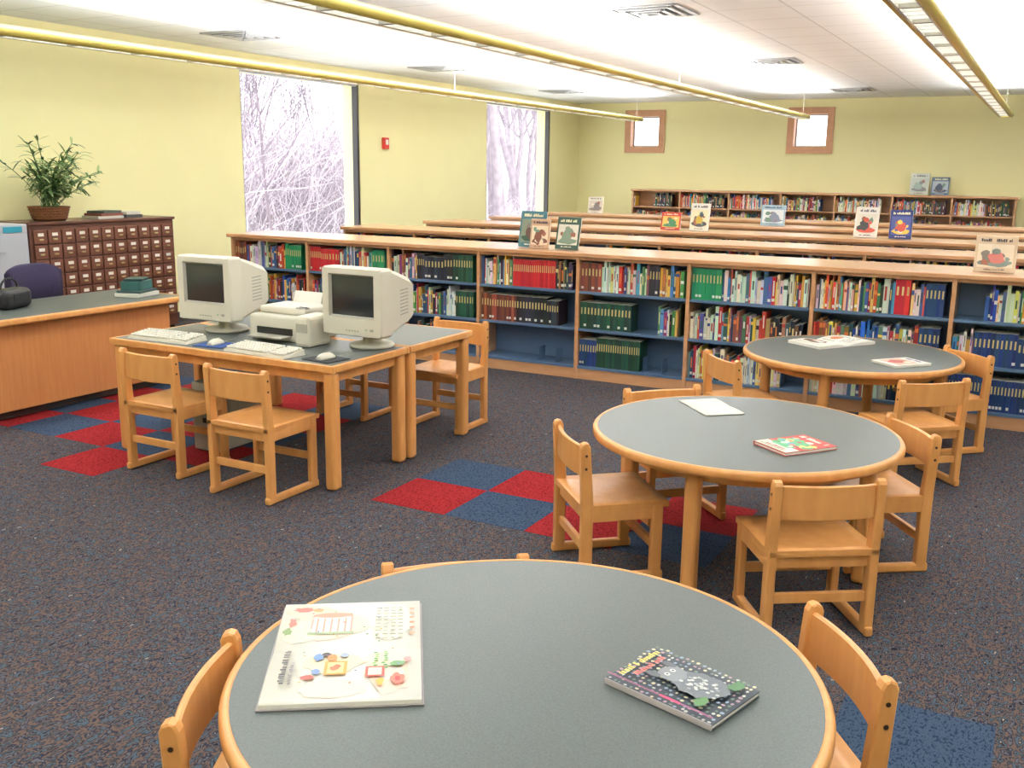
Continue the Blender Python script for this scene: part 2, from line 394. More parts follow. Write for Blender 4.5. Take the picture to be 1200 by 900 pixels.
D=[(-3.93,7.62,1.05,.25,.31,[(60,110,120),(120,130,110),(90,60,50),(40,80,60)]),
(-3.80,7.52,1.05,.17,.25,[(190,150,120),(220,200,170),(120,70,50)]),
(-3.58,7.6,1.05,.22,.27,[(50,80,70),(220,215,200),(120,140,120)]),
(-.32,7.6,1.05,.26,.25,[(205,180,150),(222,205,180),(190,110,100),(120,130,120)]),
(-6.35,14.5,1.05,.24,.26,[(215,210,195),(190,180,168),(120,110,110)]),
(-3.87,11.0,1.05,.24,.2,[(190,60,50),(220,180,90),(70,130,90)]),
(-3.53,11.0,1.05,.22,.31,[(225,222,210),(225,215,180),(190,160,60),(70,70,80)]),
(-3.13,12.75,1.05,.3,.26,[(150,175,190),(210,215,215),(120,130,150)]),
(-1.73,11.05,1.05,.24,.32,[(225,220,210),(215,210,195),(60,60,60),(190,80,60)]),
(-1.38,11.05,1.05,.22,.3,[(40,50,110),(70,80,140),(190,80,60),(230,190,80)]),
(-2.05,18.22,1.38,.3,.36,[(205,210,200),(190,200,190),(150,170,160),(120,120,120)]),
(-1.72,18.22,1.38,.28,.3,[(90,110,130),(170,180,190),(60,70,90)])]
for i,d in enumerate(D): display(*d,ang=random.uniform(-.15,.2),seed=i+1)

# ---------------------------------------------------------------- tables
def round_table(name,cx,cy,r,h):
    b=B(); n=96
    b.lathe([(0.001,h-.03),(r-.03,h-.03),(r-.03,h)],LAM,n,cap0=False,cap1=False)
    b.lathe([(r-.03,h),(0.001,h)],LAM,n,cap0=False,cap1=False)
    b.lathe([(r-.022,h-.04),(r-.022,h+.0005),(r-.010,h+.0005),(r-.004,h-.004),(r,h-.012),(r,h-.028),(r-.004,h-.036),(r-.012,h-.04),(r-.022,h-.04)],WOOD,n,cap0=False,cap1=False)
    b.lathe([(r-.03,h),(r-.022,h)],LAM,n,cap0=False,cap1=False)
    b.lathe([(r-.14,h-.1),(r-.14,h-.03),(r-.165,h-.03),(r-.165,h-.1),(r-.14,h-.1)],WOOD,n,cap0=False,cap1=False)
    for k in range(4):
        a=math.radians(-95+90*k); q=r-.125
        b.box((q*math.cos(a),q*math.sin(a),(h-.03)/2+.001),(.062,.062,h-.032),WOOD,rot=(0,0,a),bev=.018,seg=3)
    b.done(name,(cx,cy,0.0016))
TH=.59
T1=(-.934,1.824);T2=(-1.10,4.23);T3=(-1.04,6.5)
round_table('round_table',*T1,.67,TH); round_table('round_table',*T2,.67,TH); round_table('round_table',*T3,.67,TH)
def rect_table(name,x0,x1,y0,y1,h):
    b=B()
    b.bb(x0+.025,x1-.025,y0+.025,y1-.025,h-.03,h,LAM)
    for q in ((x0,x1,y0,y0+.026),(x0,x1,y1-.026,y1),(x0,x0+.026,y0+.026,y1-.026),(x1-.026,x1,y0+.026,y1-.026)):
        b.bb(*q,h-.04,h+.0005,WOOD,bev=.006)
    b.bb(x0+.06,x1-.06,y0+.05,y0+.07,h-.1,h-.035,WOOD); b.bb(x0+.06,x1-.06,y1-.07,y1-.05,h-.1,h-.035,WOOD)
    b.bb(x0+.05,x0+.07,y0+.06,y1-.06,h-.1,h-.035,WOOD); b.bb(x1-.07,x1-.05,y0+.06,y1-.06,h-.1,h-.035,WOOD)
    for x in (x0+.05,x1-.05):
        for y in (y0+.05,y1-.05): b.box((x,y,(h-.035)/2+.001),(.07,.07,h-.037),WOOD,bev=.02,seg=3)
    b.done(name)
rect_table('computer_table',-4.88,-3.2,3.985,4.695,.69); rect_table('computer_table',-4.88,-3.2,4.705,5.415,.69)

# ---------------------------------------------------------------- chairs  (origin = rear mid on floor, faces +Y)
def chair_mesh(h,sh,w,d):
    b=B(); t=.034; hw=w/2-t/2
    for s in (-1,1):
        x=s*hw
        r=[]
        pts=[(.0,.03),(.05,.03),(.05,sh),(.03,h-.02),(.022,h-.004),(.008,h),(-.006,h-.006),(-.012,h-.02),(.0,sh)]
        for sx_,ins in ((-t/2,.004),(-t/2+.004,0),(t/2-.004,0),(t/2,.004)):
            cy_=.02
            r.append([(x+sx_,p[0]+(ins if p[0]<cy_ else -ins),p[1]-(ins if p[1]>h-.03 else 0)) for p in pts])
        b.rings(r,WOOD,smooth=False)
        b.box((x,d-.025,sh/2+.005),(t,.05,sh-.02),WOOD,bev=.008)
        b.box((x,d/2,.02),(t,d+.02,.04),WOOD,bev=.01)
        b.box((x,d/2,sh-.045),(t-.006,d-.04,.05),WOOD,bev=.004)
        for zz in (h-.055,h-.11): b.cyl((x,-.012+.02*(h-zz)/(h-sh),zz),(x,-.006+.02*(h-zz)/(h-sh)+.0,zz),.007,.007,BOLT,10)
        for zz in (h-.055,h-.11): b.cyl((x+s*t/2,.012,zz),(x+s*(t/2+.002),.012,zz),.006,.006,BOLT,8)
    b.box((0,.03,.16*sh/.36),(w-2*t+.004,.022,.04),WOOD,bev=.004)
    b.box((0,d-.03,.16*sh/.36),(w-2*t+.004,.022,.04),WOOD,bev=.004)
    b.box((0,d-.03,sh-.045),(w-2*t+.004,.02,.05),WOOD); b.box((0,.03,sh-.045),(w-2*t+.004,.02,.05),WOOD)
    n=8
    def sp(u,v):
        return (u*(w/2-.002), d/2+.012+v*(d/2+.012), sh+.004-.012*(1-u*u)*(1-v*v))
    G=[[b.bm.verts.new(sp(-1+2*i/n,-1+2*j/n)) for i in range(n+1)] for j in range(n+1)]
    G2=[[b.bm.verts.new((v.co.x,v.co.y,sh-.02)) for v in row] for row in G]
    wi=b.mi(WOOD)
    for j in range(n):
        for i in range(n):
            f=b.bm.faces.new((G[j][i],G[j][i+1],G[j+1][i+1],G[j+1][i])); f.material_index=wi; f.smooth=True
            f=b.bm.faces.new((G2[j][i],G2[j+1][i],G2[j+1][i+1],G2[j][i+1])); f.material_index=wi
    for i in range(n):
        for A,C_,E,F in ((G[0][i+1],G[0][i],G2[0][i],G2[0][i+1]),(G[n][i],G[n][i+1],G2[n][i+1],G2[n][i]),(G[i][0],G[i+1][0],G2[i+1][0],G2[i][0]),(G[i+1][n],G[i][n],G2[i][n],G2[i+1][n])):
            f=b.bm.faces.new((A,C_,E,F)); f.material_index=wi
    bh=.13*h/.62; z1=h-.022; z0=z1-bh; R=[]
    m_=14
    for k in range(m_+1):
        u=-1+2*k/m_; x=u*(w/2-t+.004); y=.012-.022*(1-u*u); zz=z1
        R.append([(x,y-.008,z0+.004),(x,y-.008,zz-.004),(x,y-.004,zz),(x,y+.004,zz),(x,y+.009,zz-.004),(x,y+.011,z0+.004),(x,y+.006,z0),(x,y-.004,z0)])
    b.rings(R,WOOD,smooth=False)
    return b
cm=chair_mesh(.62,.345,.425,.36)
def place(proto,name,x,y,facing_deg,sc=(1,1,1)):
    return inst(proto,name,(x,y,.0016),math.radians(facing_deg-90),sc)
CH=[(-1.71,3.70,42),(-.60,3.56,124),(-.44,4.62,215),(-1.68,4.76,-45),(-.46,5.72,130),(-1.68,5.80,44),(-.37,6.83,224),(-1.53,1.42,27),(-.31,2.31,215)]
x,y,a=CH[0]; c0=cm.done('wooden_chair',(x,y,.0016),math.radians(a-90))
for (x,y,a) in CH[1:]: place(c0,'wooden_chair',x,y,a)
place(c0,'wooden_chair',-1.425,2.318,-50,(1.02,1,.955))
cm2=chair_mesh(.705,.40,.42,.38)
CH2=[(-3.57,3.66,90),(-4.29,3.74,90),(-3.47,5.72,-90),(-4.2,5.68,-90)]
x,y,a=CH2[0]; c1=cm2.done('wooden_chair',(x,y,.0016),0)
for (x,y,a) in CH2[1:]: place(c1,'wooden_chair',x,y,a)

# ---------------------------------------------------------------- books on tables
def open_book(name,cx,cy,z,spread,height,ang,th=.012,art=None,page=PAPER):
    b=B(); n=16
    def fz(x):
        u=min(1,abs(x)/(spread/2)); return th*(.25+1.1*math.sin(min(1,u*1.6)*math.pi/2)*(1-.35*u))
    for s in (-1,1):
        prof=[(s*k/n*spread/2,fz(k/n*spread/2)) for k in range(n+1)]
        vs0=[b.bm.verts.new((x,-height/2,zz)) for x,zz in prof]; vs1=[b.bm.verts.new((x,height/2,zz)) for x,zz in prof]
        lo0=[b.bm.verts.new((x,-height/2,.0005)) for x,zz in prof]; lo1=[b.bm.verts.new((x,height/2,.0005)) for x,zz in prof]
        i=b.mi(page); p=b.mi(PAPER)
        for k in range(n):
            f=b.bm.faces.new((vs0[k],vs0[k+1],vs1[k+1],vs1[k])); f.material_index=i; f.smooth=True
            f=b.bm.faces.new((lo0[k],lo0[k+1],vs0[k+1],vs0[k])); f.material_index=p
            f=b.bm.faces.new((lo1[k+1],lo1[k],vs1[k],vs1[k+1])); f.material_index=p
        f=b.bm.faces.new((vs0[n],lo0[n],lo1[n],vs1[n])); f.material_index=p
    if th>.008: b.box((0,0,.0012),(spread+.01,height+.01,.0022),cm_((150,140,140)))
    if art: art(Art(b,lambda u,v,k:(u,v,fz(u)+.0012+.00005*k)))
    return b.done(name,(cx,cy,z),ang)
def closed_book(name,cx,cy,z,w,h,ang,cover,spine,th=.014,art=None):
    b=B()
    b.box((0,0,th-.0012),(w,h,.0022),cover); b.box((0,0,.0012),(w,h,.0022),cover)
    b.box((.002,0,th/2),(w-.006,h-.006,th-.0045),PAPER); b.box((-w/2+.001,0,th/2),(.003,h,th),spine,bev=.001)
    if art: art(Art(b,lambda u,v,k:(u,v,th+.0003+.00004*k)))
    return b.done(name,(cx,cy,z),ang)
z=TH+.0028
def art1(A):
    random.seed(4)
    for (u,v,rx,ry,c) in [(.12,.05,.08,.09,(240,218,200)),(.19,.10,.04,.06,(242,208,190)),(.07,.12,.035,.04,(226,226,196)),(-.07,.03,.05,.07,(238,222,190)),(-.13,-.10,.09,.05,(244,214,196)),(-.19,.02,.04,.07,(240,226,208)),(.13,-.1,.09,.05,(246,240,222)),(-.06,-.09,.04,.05,(222,232,200))]: A.ell(u,v,rx,ry,c,n=22,jit=.12)
    A.rect(.12,.045,.09,.1,(214,172,160)); A.rect(.12,.045,.080,.090,(248,238,228)) 
    for q in range(5): A.rect(.115,.012+.017*q,.07,.004,(214,160,140))
    A.ell(.168,.045,.014,.05,(214,150,130)); A.rect(.075,.045,.01,.11,(160,174,140))
    A.ell(.205,.12,.014,.024,(206,120,110),jit=.2); A.ell(.2,.085,.01,.015,(230,160,110),jit=.2); A.ell(.13,.14,.024,.009,(190,120,110),jit=.3); A.ell(.085,.148,.016,.010,(140,160,110),jit=.3)
    for q in range(10):
        u=.045+.017*q
        for s in range(4): A.rect(u,-.122+.0+.018*s-.0,.004,random.uniform(.008,.015),(150,148,122))
    for q in range(6): A.ell(.06+.026*q,-.15,.006,.007,(216,150,120),n=8)
    A.ell(-.045,.062,.020,.012,(110,140,190),jit=.2); A.ell(-.03,.045,.011,.010,(80,70,80),jit=.2); A.ell(-.05,.03,.018,.011,(226,140,90),jit=.2); A.ell(-.04,.004,.012,.010,(150,160,180),jit=.2)
    A.rect(-.105,.02,.066,.05,(222,156,84)); A.rect(-.105,.02,.052,.036,(240,206,150)); A.ell(-.105,.02,.015,.01,(200,110,80),jit=.3); A.ell(-.12,.062,.013,.010,(120,140,190),jit=.2); A.ell(-.145,.08,.01,.014,(180,100,90),jit=.2)
    for q in range(16): A.ell(-.03-.012*(q%8),-.068-.02*(q//8)+random.uniform(-.004,.004),.0045,.005,random.choice([(110,160,80),(140,180,100),(90,140,80)]),n=7)
    A.rect(-.13,-.068,.045,.042,(214,100,92)); A.rect(-.13,-.068,.033,.03,(244,224,206)); A.ell(-.095,-.118,.012,.016,(110,150,100),jit=.2); A.ell(-.165,-.118,.022,.015,(220,120,104),jit=.2); A.ell(-.165,-.118,.010,.006,(190,70,70))
    A.ell(-.175,-.08,.014,.009,(226,180,90),jit=.2); A.ell(-.075,-.14,.013,.010,(210,150,150),jit=.2)
    for q in range(26): A.ell(random.uniform(-.22,.22),random.uniform(-.14,.1),.0035,.003,random.choice([(200,120,100),(120,150,110),(220,180,110),(130,140,180)]),n=6)
    A.text(-.10,.134,.19,.013,(70,65,70)); A.text(-.13,.116,.1,.008,(110,100,105))
open_book('open_picture_book',-1.338,1.695,z,.49,.34,math.atan2(.825,-.56),art=art1)
def art2(A):
    random.seed(8); w,h=.19,.275
    for i in range(13):
        for j in range(19):
            u=-w/2+.008+i*.0146; v=-h/2+.008+j*.0144
            A.ell(u+random.uniform(-.003,.003),v+random.uniform(-.003,.003),random.uniform(.003,.0052),random.uniform(.003,.0052),random.choice([(190,190,180),(140,156,176),(205,195,160),(110,130,116),(170,140,150)]),n=8)
    A.ell(.01,-.04,.05,.066,(112,116,122),n=20,jit=.1); A.ell(.01,.03,.034,.032,(134,138,142),n=18,jit=.1); A.ell(-.02,.06,.010,.018,(100,104,110)); A.ell(.04,.06,.010,.018,(100,104,110))
    A.ell(.0,.038,.006,.007,(220,220,215)); A.ell(.022,.038,.006,.007,(220,220,215)); A.ell(.0,.038,.003,.003,(20,20,20),n=8); A.ell(.022,.038,.003,.003,(20,20,20),n=8)
    for q in range(40): A.ell(.01+random.gauss(0,.018),-.045+random.gauss(0,.022),.004,.005,random.choice([(180,182,180),(150,154,158),(200,200,196)]),n=7)
    A.ell(-.05,-.08,.02,.015,(90,130,80),jit=.3); A.ell(.06,-.1,.022,.014,(80,120,80),jit=.3)
    A.text(0,.112,.15,.018,(225,205,110)); A.text(0,.086,.11,.015,(215,120,110)); A.rect(-.089,0,.006,.27,(150,90,120)); A.rect(-.089,-.03,.008,.05,(215,70,110))
closed_book('picture_book',-.60,1.917,z,.19,.275,math.atan2(.26,.07),cm_((62,70,80)),mat('grey_spine',srgb(190,180,180),.4),art=art2)
def art3(A):
    random.seed(2)
    A.rect(-.078,.0,.12,.15,(226,222,212)); 
    for q in range(7): A.text(.078,.065-.02*q,.11,.004,(190,190,188))
open_book('open_leaflet',-1.352,4.55,z,.32,.2,math.atan2(-.24,.22),th=.004,art=art3)
def art4(A):
    random.seed(6); A.rect(0,-.095,.196,.07,(235,232,215)); A.ell(0,-.01,.085,.07,(90,170,120),n=18,jit=.25)
    for q in range(22): A.ell(random.uniform(-.075,.075),random.uniform(-.06,.06),random.uniform(.008,.02),random.uniform(.008,.018),random.choice([(60,140,90),(235,120,90),(240,210,120),(90,150,190),(230,230,215),(180,50,60)]),n=9,jit=.3)
    A.text(0,.1,.16,.026,(245,240,225)); A.text(0,-.1,.12,.014,(180,50,50)); A.text(0,-.118,.15,.008,(90,130,100))
closed_book('picture_book',-.837,4.046,z,.2,.27,math.atan2(-.12,.16),cm_((195,66,60)),cm_((195,66,60)),art=art4)
def art5(A):
    random.seed(5); A.rect(-.12,.0,.19,.25,(170,160,140)); A.ell(-.12,.02,.06,.09,(120,90,70),n=14,jit=.15); A.ell(-.09,.05,.03,.03,(210,180,150)); A.rect(.11,.06,.16,.11,(120,150,120)); A.ell(.11,.06,.05,.04,(200,120,80))
    for q in range(6): A.text(.11,-.02-.018*q,.15,.007,(80,80,80))
open_book('open_magazine',-1.21,6.76,z,.5,.29,math.atan2(.83,.55),th=.022,art=art5)
def art6(A):
    random.seed(3); A.rect(0,-.02,.17,.16,(200,160,140)); A.ell(-.01,-.02,.05,.06,(170,70,60),jit=.15); A.ell(.03,.02,.025,.025,(230,200,170)); A.text(0,.1,.16,.03,(60,70,130))
closed_book('picture_book',-.706,6.25,z,.21,.27,math.atan2(-.14,.17),cm_((222,215,205)),PAPER,art=art6)

# ---------------------------------------------------------------- computers
def monitor(name,x,y,z,rot,sc=1.0):
    b=B(); w,h=.38,.35; z0=.075
    b.lathe([(.115,0),(.12,.01),(.11,.022),(.05,.03),(.045,.075)],BEIGE,32,c=(0,.17,0))
    rr=lambda hw,zb,zt,yy,c=.012:[(-hw+c,yy,zb),(hw-c,yy,zb),(hw,yy,zb+c),(hw,yy,zt-c),(hw-c,yy,zt),(-hw+c,yy,zt),(-hw,yy,zt-c),(-hw,yy,zb+c)]
    b.rings([rr(w/2-.006,z0+.006,z0+h-.006,0),rr(w/2,z0,z0+h,.012),rr(w/2,z0,z0+h,.09)],BEIGE,smooth=False,cap0=False,cap1=True)
    b.rings([rr(w/2-.006,z0+.008,z0+h-.006,.09),rr(w/2-.02,z0+.015,z0+h-.02,.16,.02),rr(w/2-.07,z0+.035,z0+h-.07,.36,.03),rr(w/2-.085,z0+.05,z0+h-.085,.40,.03)],BEIGE,smooth=False,cap0=False)
    sw,sh_,sz=.288,.222,z0+.205
    xo,zo0,zo1=w/2-.006,z0+.006,z0+h-.006
    xi,zi0,zi1=sw/2,sz-sh_/2,sz+sh_/2
    O=[(-xo,0,zo0),(xo,0,zo0),(xo,0,zo1),(-xo,0,zo1)]; I=[(-xi,0,zi0),(xi,0,zi0),(xi,0,zi1),(-xi,0,zi1)]
    I2=[(-xi+.01,.016,zi0+.01),(xi-.01,.016,zi0+.01),(xi-.01,.016,zi1-.01),(-xi+.01,.016,zi1-.01)]
    for k in range(4):
        q=(k+1)%4; b.face([O[k],O[q],I[q],I[k]],BEIGE); b.face([I[k],I[q],I2[q],I2[k]],BEIGE2)
    n=8; i=b.mi(SCREEN)
    G=[[b.bm.verts.new(((-1+2*a/n)*(xi-.01),.016-.009*(1-(-1+2*a/n)**2)*(1-(-1+2*c/n)**2),sz+(-1+2*c/n)*(sh_/2-.01))) for a in range(n+1)] for c in range(n+1)]
    for c in range(n):
        for a in range(n):
            f=b.bm.faces.new((G[c][a],G[c][a+1],G[c+1][a+1],G[c+1][a])); f.material_index=i; f.smooth=True
    b.box((w/2-.06,-.002,z0+.04),(.02,.006,.012),BEIGE2,bev=.002); b.box((w/2-.095,-.002,z0+.04),(.006,.004,.006),mat('led_green',srgb(80,170,90),.4))
    for k in range(5): b.box((-.03+.018*k,-.001,z0+.03),(.01,.003,.006),BEIGE2)
    for k in range(8): b.box((w/2-.047,.26,z0+.1+.018*k),(.006,.11,.006),BEIGE2,rot=(0,0,.245))
    o=b.done(name,(x,y,z),rot); o.scale=(sc,sc,sc); return o
zt=.691
monitor('crt_monitor',-4.49,4.38,zt,.03,1.12); monitor('crt_monitor',-3.40,4.41,zt,-.02,1.1)
def keyboard(name,x,y,rot):
    b=B()
    b.frust([(-.23,-.085,0),(.23,-.085,0),(.23,.085,0),(-.23,.085,0)],[(-.225,-.08,.014),(.225,-.08,.014),(.225,.08,.03),(-.225,.08,.03)],BEIGE)
    sl=.016/.16
    for r in range(6):
        yy=-.062+.0245*r+(.006 if r==5 else 0)
        for c in range(21):
            if c in(15,): continue
            xk=-.21+.021*c
            if r==0 and 4<=c<=9: continue
            b.box((xk,yy,.0225+sl*(yy+.08)),(.017,.018,.009),KEYM,bev=.002,seg=1)
        if r==0: b.box((-.21+.021*6.5,yy,.0225+sl*(yy+.08)),(.12,.019,.008),KEYM,bev=.002,seg=1)
    return b.done(name,(x,y,zt),rot)
keyboard('keyboard',-4.55,4.13,.04); keyboard('keyboard',-3.77,4.10,-.06)
def mouse(x,y,pad,rot):
    b=B(); b.box((0,0,.0025),(.2,.17,.004),pad,bev=.0015); b.done('mouse_pad',(x,y,zt),rot)
    b=B(); R=[]
    for k in range(9):
        u=-1+2*k/8; yy=u*.055; s=math.sqrt(max(.0,1-u*u*.92)); hw=.031*(.55+.45*s); hh=.006+.026*s
        R.append([(hw*math.cos(t_),yy,.001+max(0,hh*math.sin(t_))) for t_ in [math.pi*q/8 for q in range(9)]])
    b.rings(R,BEIGE); b.box((0,.025,.0335),(.003,.03,.003),BEIGE2)
    pts=[(0,.05,.01),(0.02,.1,.006),(.0,.17,.004),(-.03,.22,.004)]
    for p,q in zip(pts,pts[1:]): b.cyl(p,q,.0022,.0022,BEIGE2,6)
    b.done('computer_mouse',(x,y,zt+.0046),rot)
mouse(-4.17,4.14,mat('blue_pad',srgb(40,70,130),.8),.1); mouse(-3.36,4.13,mat('dark_pad',srgb(50,52,56),.8),-.15)
b=B()
b.box((0,0,.075),(.4,.34,.15),BEIGE,bev=.015); b.box((0,.02,.172),(.36,.25,.045),BEIGE,bev=.015)
b.box((0,-.172,.06),(.27,.006,.04),BLACKP); b.box((0,-.215,.035),(.25,.1,.008),BEIGE2,bev=.002)
b.box((0,.14,.21),(.24,.012,.1),BEIGE2,rot=(-.35,0,0),bev=.004); b.box((0,.132,.215),(.215,.003,.1),PAPER,rot=(-.35,0,0))
b.box((.14,-.08,.196),(.07,.04,.006),BEIGE2)
for k in range(3): b.box((.125+.02*k,-.08,.2),(.01,.012,.005),BLACKP)
b.done('inkjet_printer',(-3.98,4.60,zt),0)
b=B(); b.box((0,0,.09),(.11,.2,.18),BEIGE,bev=.02); b.box((0,-.101,.11),(.08,.004,.05),BEIGE2); b.done('desktop_speaker',(-3.70,4.44,zt))
b=B(); b.box((0,0,.22),(.2,.42,.42),BEIGE2,bev=.008); b.box((0,-.212,.36),(.15,.006,.035),BEIGE); b.box((0,-.212,.31),(.15,.006,.035),BEIGE); b.box((0,-.212,.2),(.03,.006,.03),BLACKP)
b.box((0,0,.006),(.18,.38,.012),BLACKP); b.done('computer_tower',(-4.36,4.42,.0016))

# ---------------------------------------------------------------- circulation desk
b=B(); dz=.70
b.bb(-6.72,-5.96,1.2,5.6,dz-.035,dz,LAM,bev=.004)
b.bb(-5.965,-5.925,1.2,5.6,dz-.04,dz+.001,WOOD,bev=.01); b.bb(-6.72,-5.925,5.595,5.63,dz-.04,dz+.001,WOOD,bev=.01)
b.bb(-6.06,-6.02,1.25,5.5,.07,dz-.036,WOODD); b.bb(-6.66,-6.06,5.46,5.5,.07,dz-.036,WOODD)
b.bb(-6.6,-6.1,1.3,5.44,0.002,.08,BASE)
b.bb(-6.66,-6.06,1.25,1.3,.07,dz-.036,WOODD); b.bb(-6.68,-6.06,4.9,5.46,.07,dz-.036,WOODD)
b.done('circulation_desk')
CW=mat('dark_cherry_wood',srgb(92,54,42),.4,var=.15); CW2=mat('dark_cherry_front',srgb(108,64,48),.4,var=.15); BR=mat('brass',srgb(190,172,126),.35,.6)
b=B(); y0,y1=5.78,7.45
b.bb(XL+.01,-8.02,y0,y1,.06,1.16,CW,bev=.006); b.bb(XL+.01,-8.0,y0-.01,y1+.01,1.16,1.185,CW,bev=.005); b.bb(XL+.01,-8.05,y0+.03,y1-.03,0,.06,BLACKP)
nc,nr=11,7; cw=(y1-y0-.06)/nc; ch=.135
for c in range(nc):
    for r in range(nr):
        yy=y0+.03+cw*(c+.5); zz=1.12-ch*(r+.5)
        b.box((-8.012,yy,zz),(.022,cw-.014,ch-.014),CW2,bev=.003,seg=1)
        b.box((-7.999,yy,zz+.022),(.004,.058,.028),PAPER); b.box((-7.996,yy,zz-.022),(.014,.045,.016),BR,bev=.003,seg=1)
b.done('card_catalog')
b=B(); GC=mat('light_grey_cabinet',srgb(168,168,174),.5); b.bb(XL+.01,-7.98,5.05,5.74,.03,1.18,GC,bev=.01)
for k in range(2): b.bb(-7.985,-7.972,5.08,5.71,.08+.55*k,.6+.5*k,GC,bev=.004); b.bb(-7.972,-7.957,5.3,5.5,.48+.45*k,.5+.45*k,GREYM)
b.bb(-7.972,-7.968,5.5,5.68,1.11,1.16,mat('teal_label',srgb(40,140,160),.5)); b.bb(XL+.05,-8.02,5.1,5.7,0,.03,BLACKP)
b.done('file_cabinet')
WICK=ramp_mat('wicker',[(.3,srgb(84,50,32)),(.7,srgb(140,92,58))],60,stretch=(1,1,3),bump=.8,rough=.8)
SOIL=mat('soil',srgb(50,38,30),1); LEAF=mat('leaf_green',srgb(84,122,68),.5,var=.35,vscale=6); LEAF2=mat('leaf_light',srgb(164,182,124),.5,var=.2,vscale=9)
b=B(); rng=random.Random(3)
b.lathe([(.15,0),(.17,.03),(.19,.1),(.2,.135),(.205,.14),(.19,.14),(.18,.12)],WICK,36,cap1=False); b.lathe([(.19,.115),(.001,.125)],SOIL,36,cap0=False,cap1=False)
for k in range(5):
    z=.02+.026*k; rr_=.165+.008*k; b.lathe([(rr_,z),(rr_+.012,z+.008),(rr_,z+.016)],WICK,36,cap0=False,cap1=False)
PX=-8.2; lim=(XL+.03-PX)/.93
def clampx(p): return Vector((max(p[0],lim),p[1],p[2]))
def leaf(b,p,az,el,ln,wd,m,droop):
    n=6; pos=Vector(p); R=[]; e=el
    side=Vector((-math.sin(az),math.cos(az),0))
    for k in range(n+1):
        u=k/n; w=wd*math.sin(math.pi*min(1,.08+u*.92))**.7+.001
        d=Vector((math.cos(az)*math.cos(e),math.sin(az)*math.cos(e),math.sin(e))); up=side.cross(d)
        R.append([clampx(pos+side*w+up*w*.3)+Vector((.001*k,0,0)),clampx(pos.copy())+Vector((.0015*k,0,0)),clampx(pos-side*w+up*w*.3)+Vector((.002*k,0,0))]); pos=pos+d*(ln/n); e-=droop/n
    b.rings(R,m,cap0=False,cap1=False,closed=False)
for k in range(44):
    az=rng.uniform(-math.pi,math.pi); 
    if math.cos(az)<-.3: az+=math.pi
    el=rng.uniform(.75,1.5); L_=rng.uniform(.3,.74)
    p=Vector((rng.uniform(-.08,.08),rng.uniform(-.08,.08),.12)); pts=[p.copy()]
    e=el
    for q in range(6):
        d=Vector((math.cos(az)*math.cos(e)*.7,math.sin(az)*math.cos(e),math.sin(e))); p=p+d*L_/6; e-=.10; pts.append(p.copy())
    for u,v in zip(pts,pts[1:]): b.cyl(u,v,.004,.0035,LEAF,5)
    for q in range(2,7):
        for s in range(3):
            leaf(b,pts[q],az+rng.uniform(-2.2,2.2),rng.uniform(-.1,1.1),rng.uniform(.1,.17),rng.uniform(.009,.018),LEAF if rng.random()<.6 else LEAF2,rng.uniform(.5,1.6))
o=b.done('potted_plant',(PX,6.14,1.186)); o.scale=(.93,.88,.93)
b=B()
for k,(w,d,c) in enumerate([(.3,.24,(190,186,175)),(.28,.22,(120,60,50)),(.26,.2,(70,80,70))]): b.box((.0,.01*k,.0125+.025*k),(d,w,.024),mat('stack_%d'%k,srgb(*c),.6),rot=(0,0,.1*k),bev=.002)
b.done('book_stack',(-8.22,6.75,1.186))
b=B()
for k,(w,c) in enumerate([(.2,(60,60,62)),(.16,(200,196,186))]): b.box((.0,0,.015+.03*k),(.2,w,.029),mat('stackb_%d'%k,srgb(*c),.6),rot=(0,0,-.1*k),bev=.002)
b.done('book_stack',(-8.22,7.05,1.186))
b=B()
for k,(w,d,t_,c) in enumerate([(.27,.21,.03,(215,212,200)),(.25,.2,.02,(60,80,80)),(.22,.16,.07,(44,92,88)),(.18,.14,.02,(30,60,60))]):
    z=[0,.03,.05,.12][k]; b.box((0,0,z+t_/2),(d,w,t_-.001),mat('dstack_%d'%k,srgb(*c),.5),rot=(0,0,.12*k),bev=.003)
b.done('book_stack',(-6.25,5.4,dz+.001),.2)
BAG=mat('black_leather',srgb(22,22,26),.45); b=B()
b.box((0,0,.07),(.16,.3,.14),BAG,bev=.045,seg=4)
pr=None
for k in range(13):
    a=math.pi*k/12; p=(0,.09*math.cos(a),.13+.08*math.sin(a))
    if pr: b.cyl(pr,p,.008,.008,BAG,8)
    pr=p
b.box((.08,0,.08),(.006,.12,.05),BAG,bev=.002); b.done('handbag',(-6.4,4.42,dz+.002),.3)
PUR=mat('purple_fabric',srgb(50,42,70),.95,var=.15,vscale=80); b=B()
b.box((0,0,.47),(.48,.48,.09),PUR,bev=.04,seg=4)
R=[]
for k in range(13):
    u=-1+2*k/12; q=u**4; R.append([(-.25+.05*(u*u)+dx_,u*.27,zz) for dx_,zz in ((-.03,.56+.06*q),(-.035,.72),(-.03,.885-.05*q),(.0,.90-.06*q),(.03,.885-.05*q),(.035,.72),(.03,.56+.06*q),(0,.55+.06*q))])
b.rings(R,PUR); b.box((-.3,0,.56),(.02,.06,.3),BLACKP,bev=.005); b.box((-.16,0,.42),(.3,.06,.02),BLACKP)
b.cyl((0,0,.1),(0,0,.43),.028,.028,BLACKP)
for k in range(5):
    a=2*math.pi*k/5+.3; q=(.28*math.cos(a),.28*math.sin(a)); b.cyl((0,0,.11),(q[0],q[1],.075),.025,.016,BLACKP,10); b.cyl((q[0]-.012*math.sin(a),q[1]+.012*math.cos(a),.028),(q[0]+.012*math.sin(a),q[1]-.012*math.cos(a),.028),.027,.027,BLACKP,14)
    b.cyl((q[0],q[1],.03),(q[0],q[1],.08),.008,.008,BLACKP,8)
b.done('office_chair',(-7.1,5.3,0),.15)

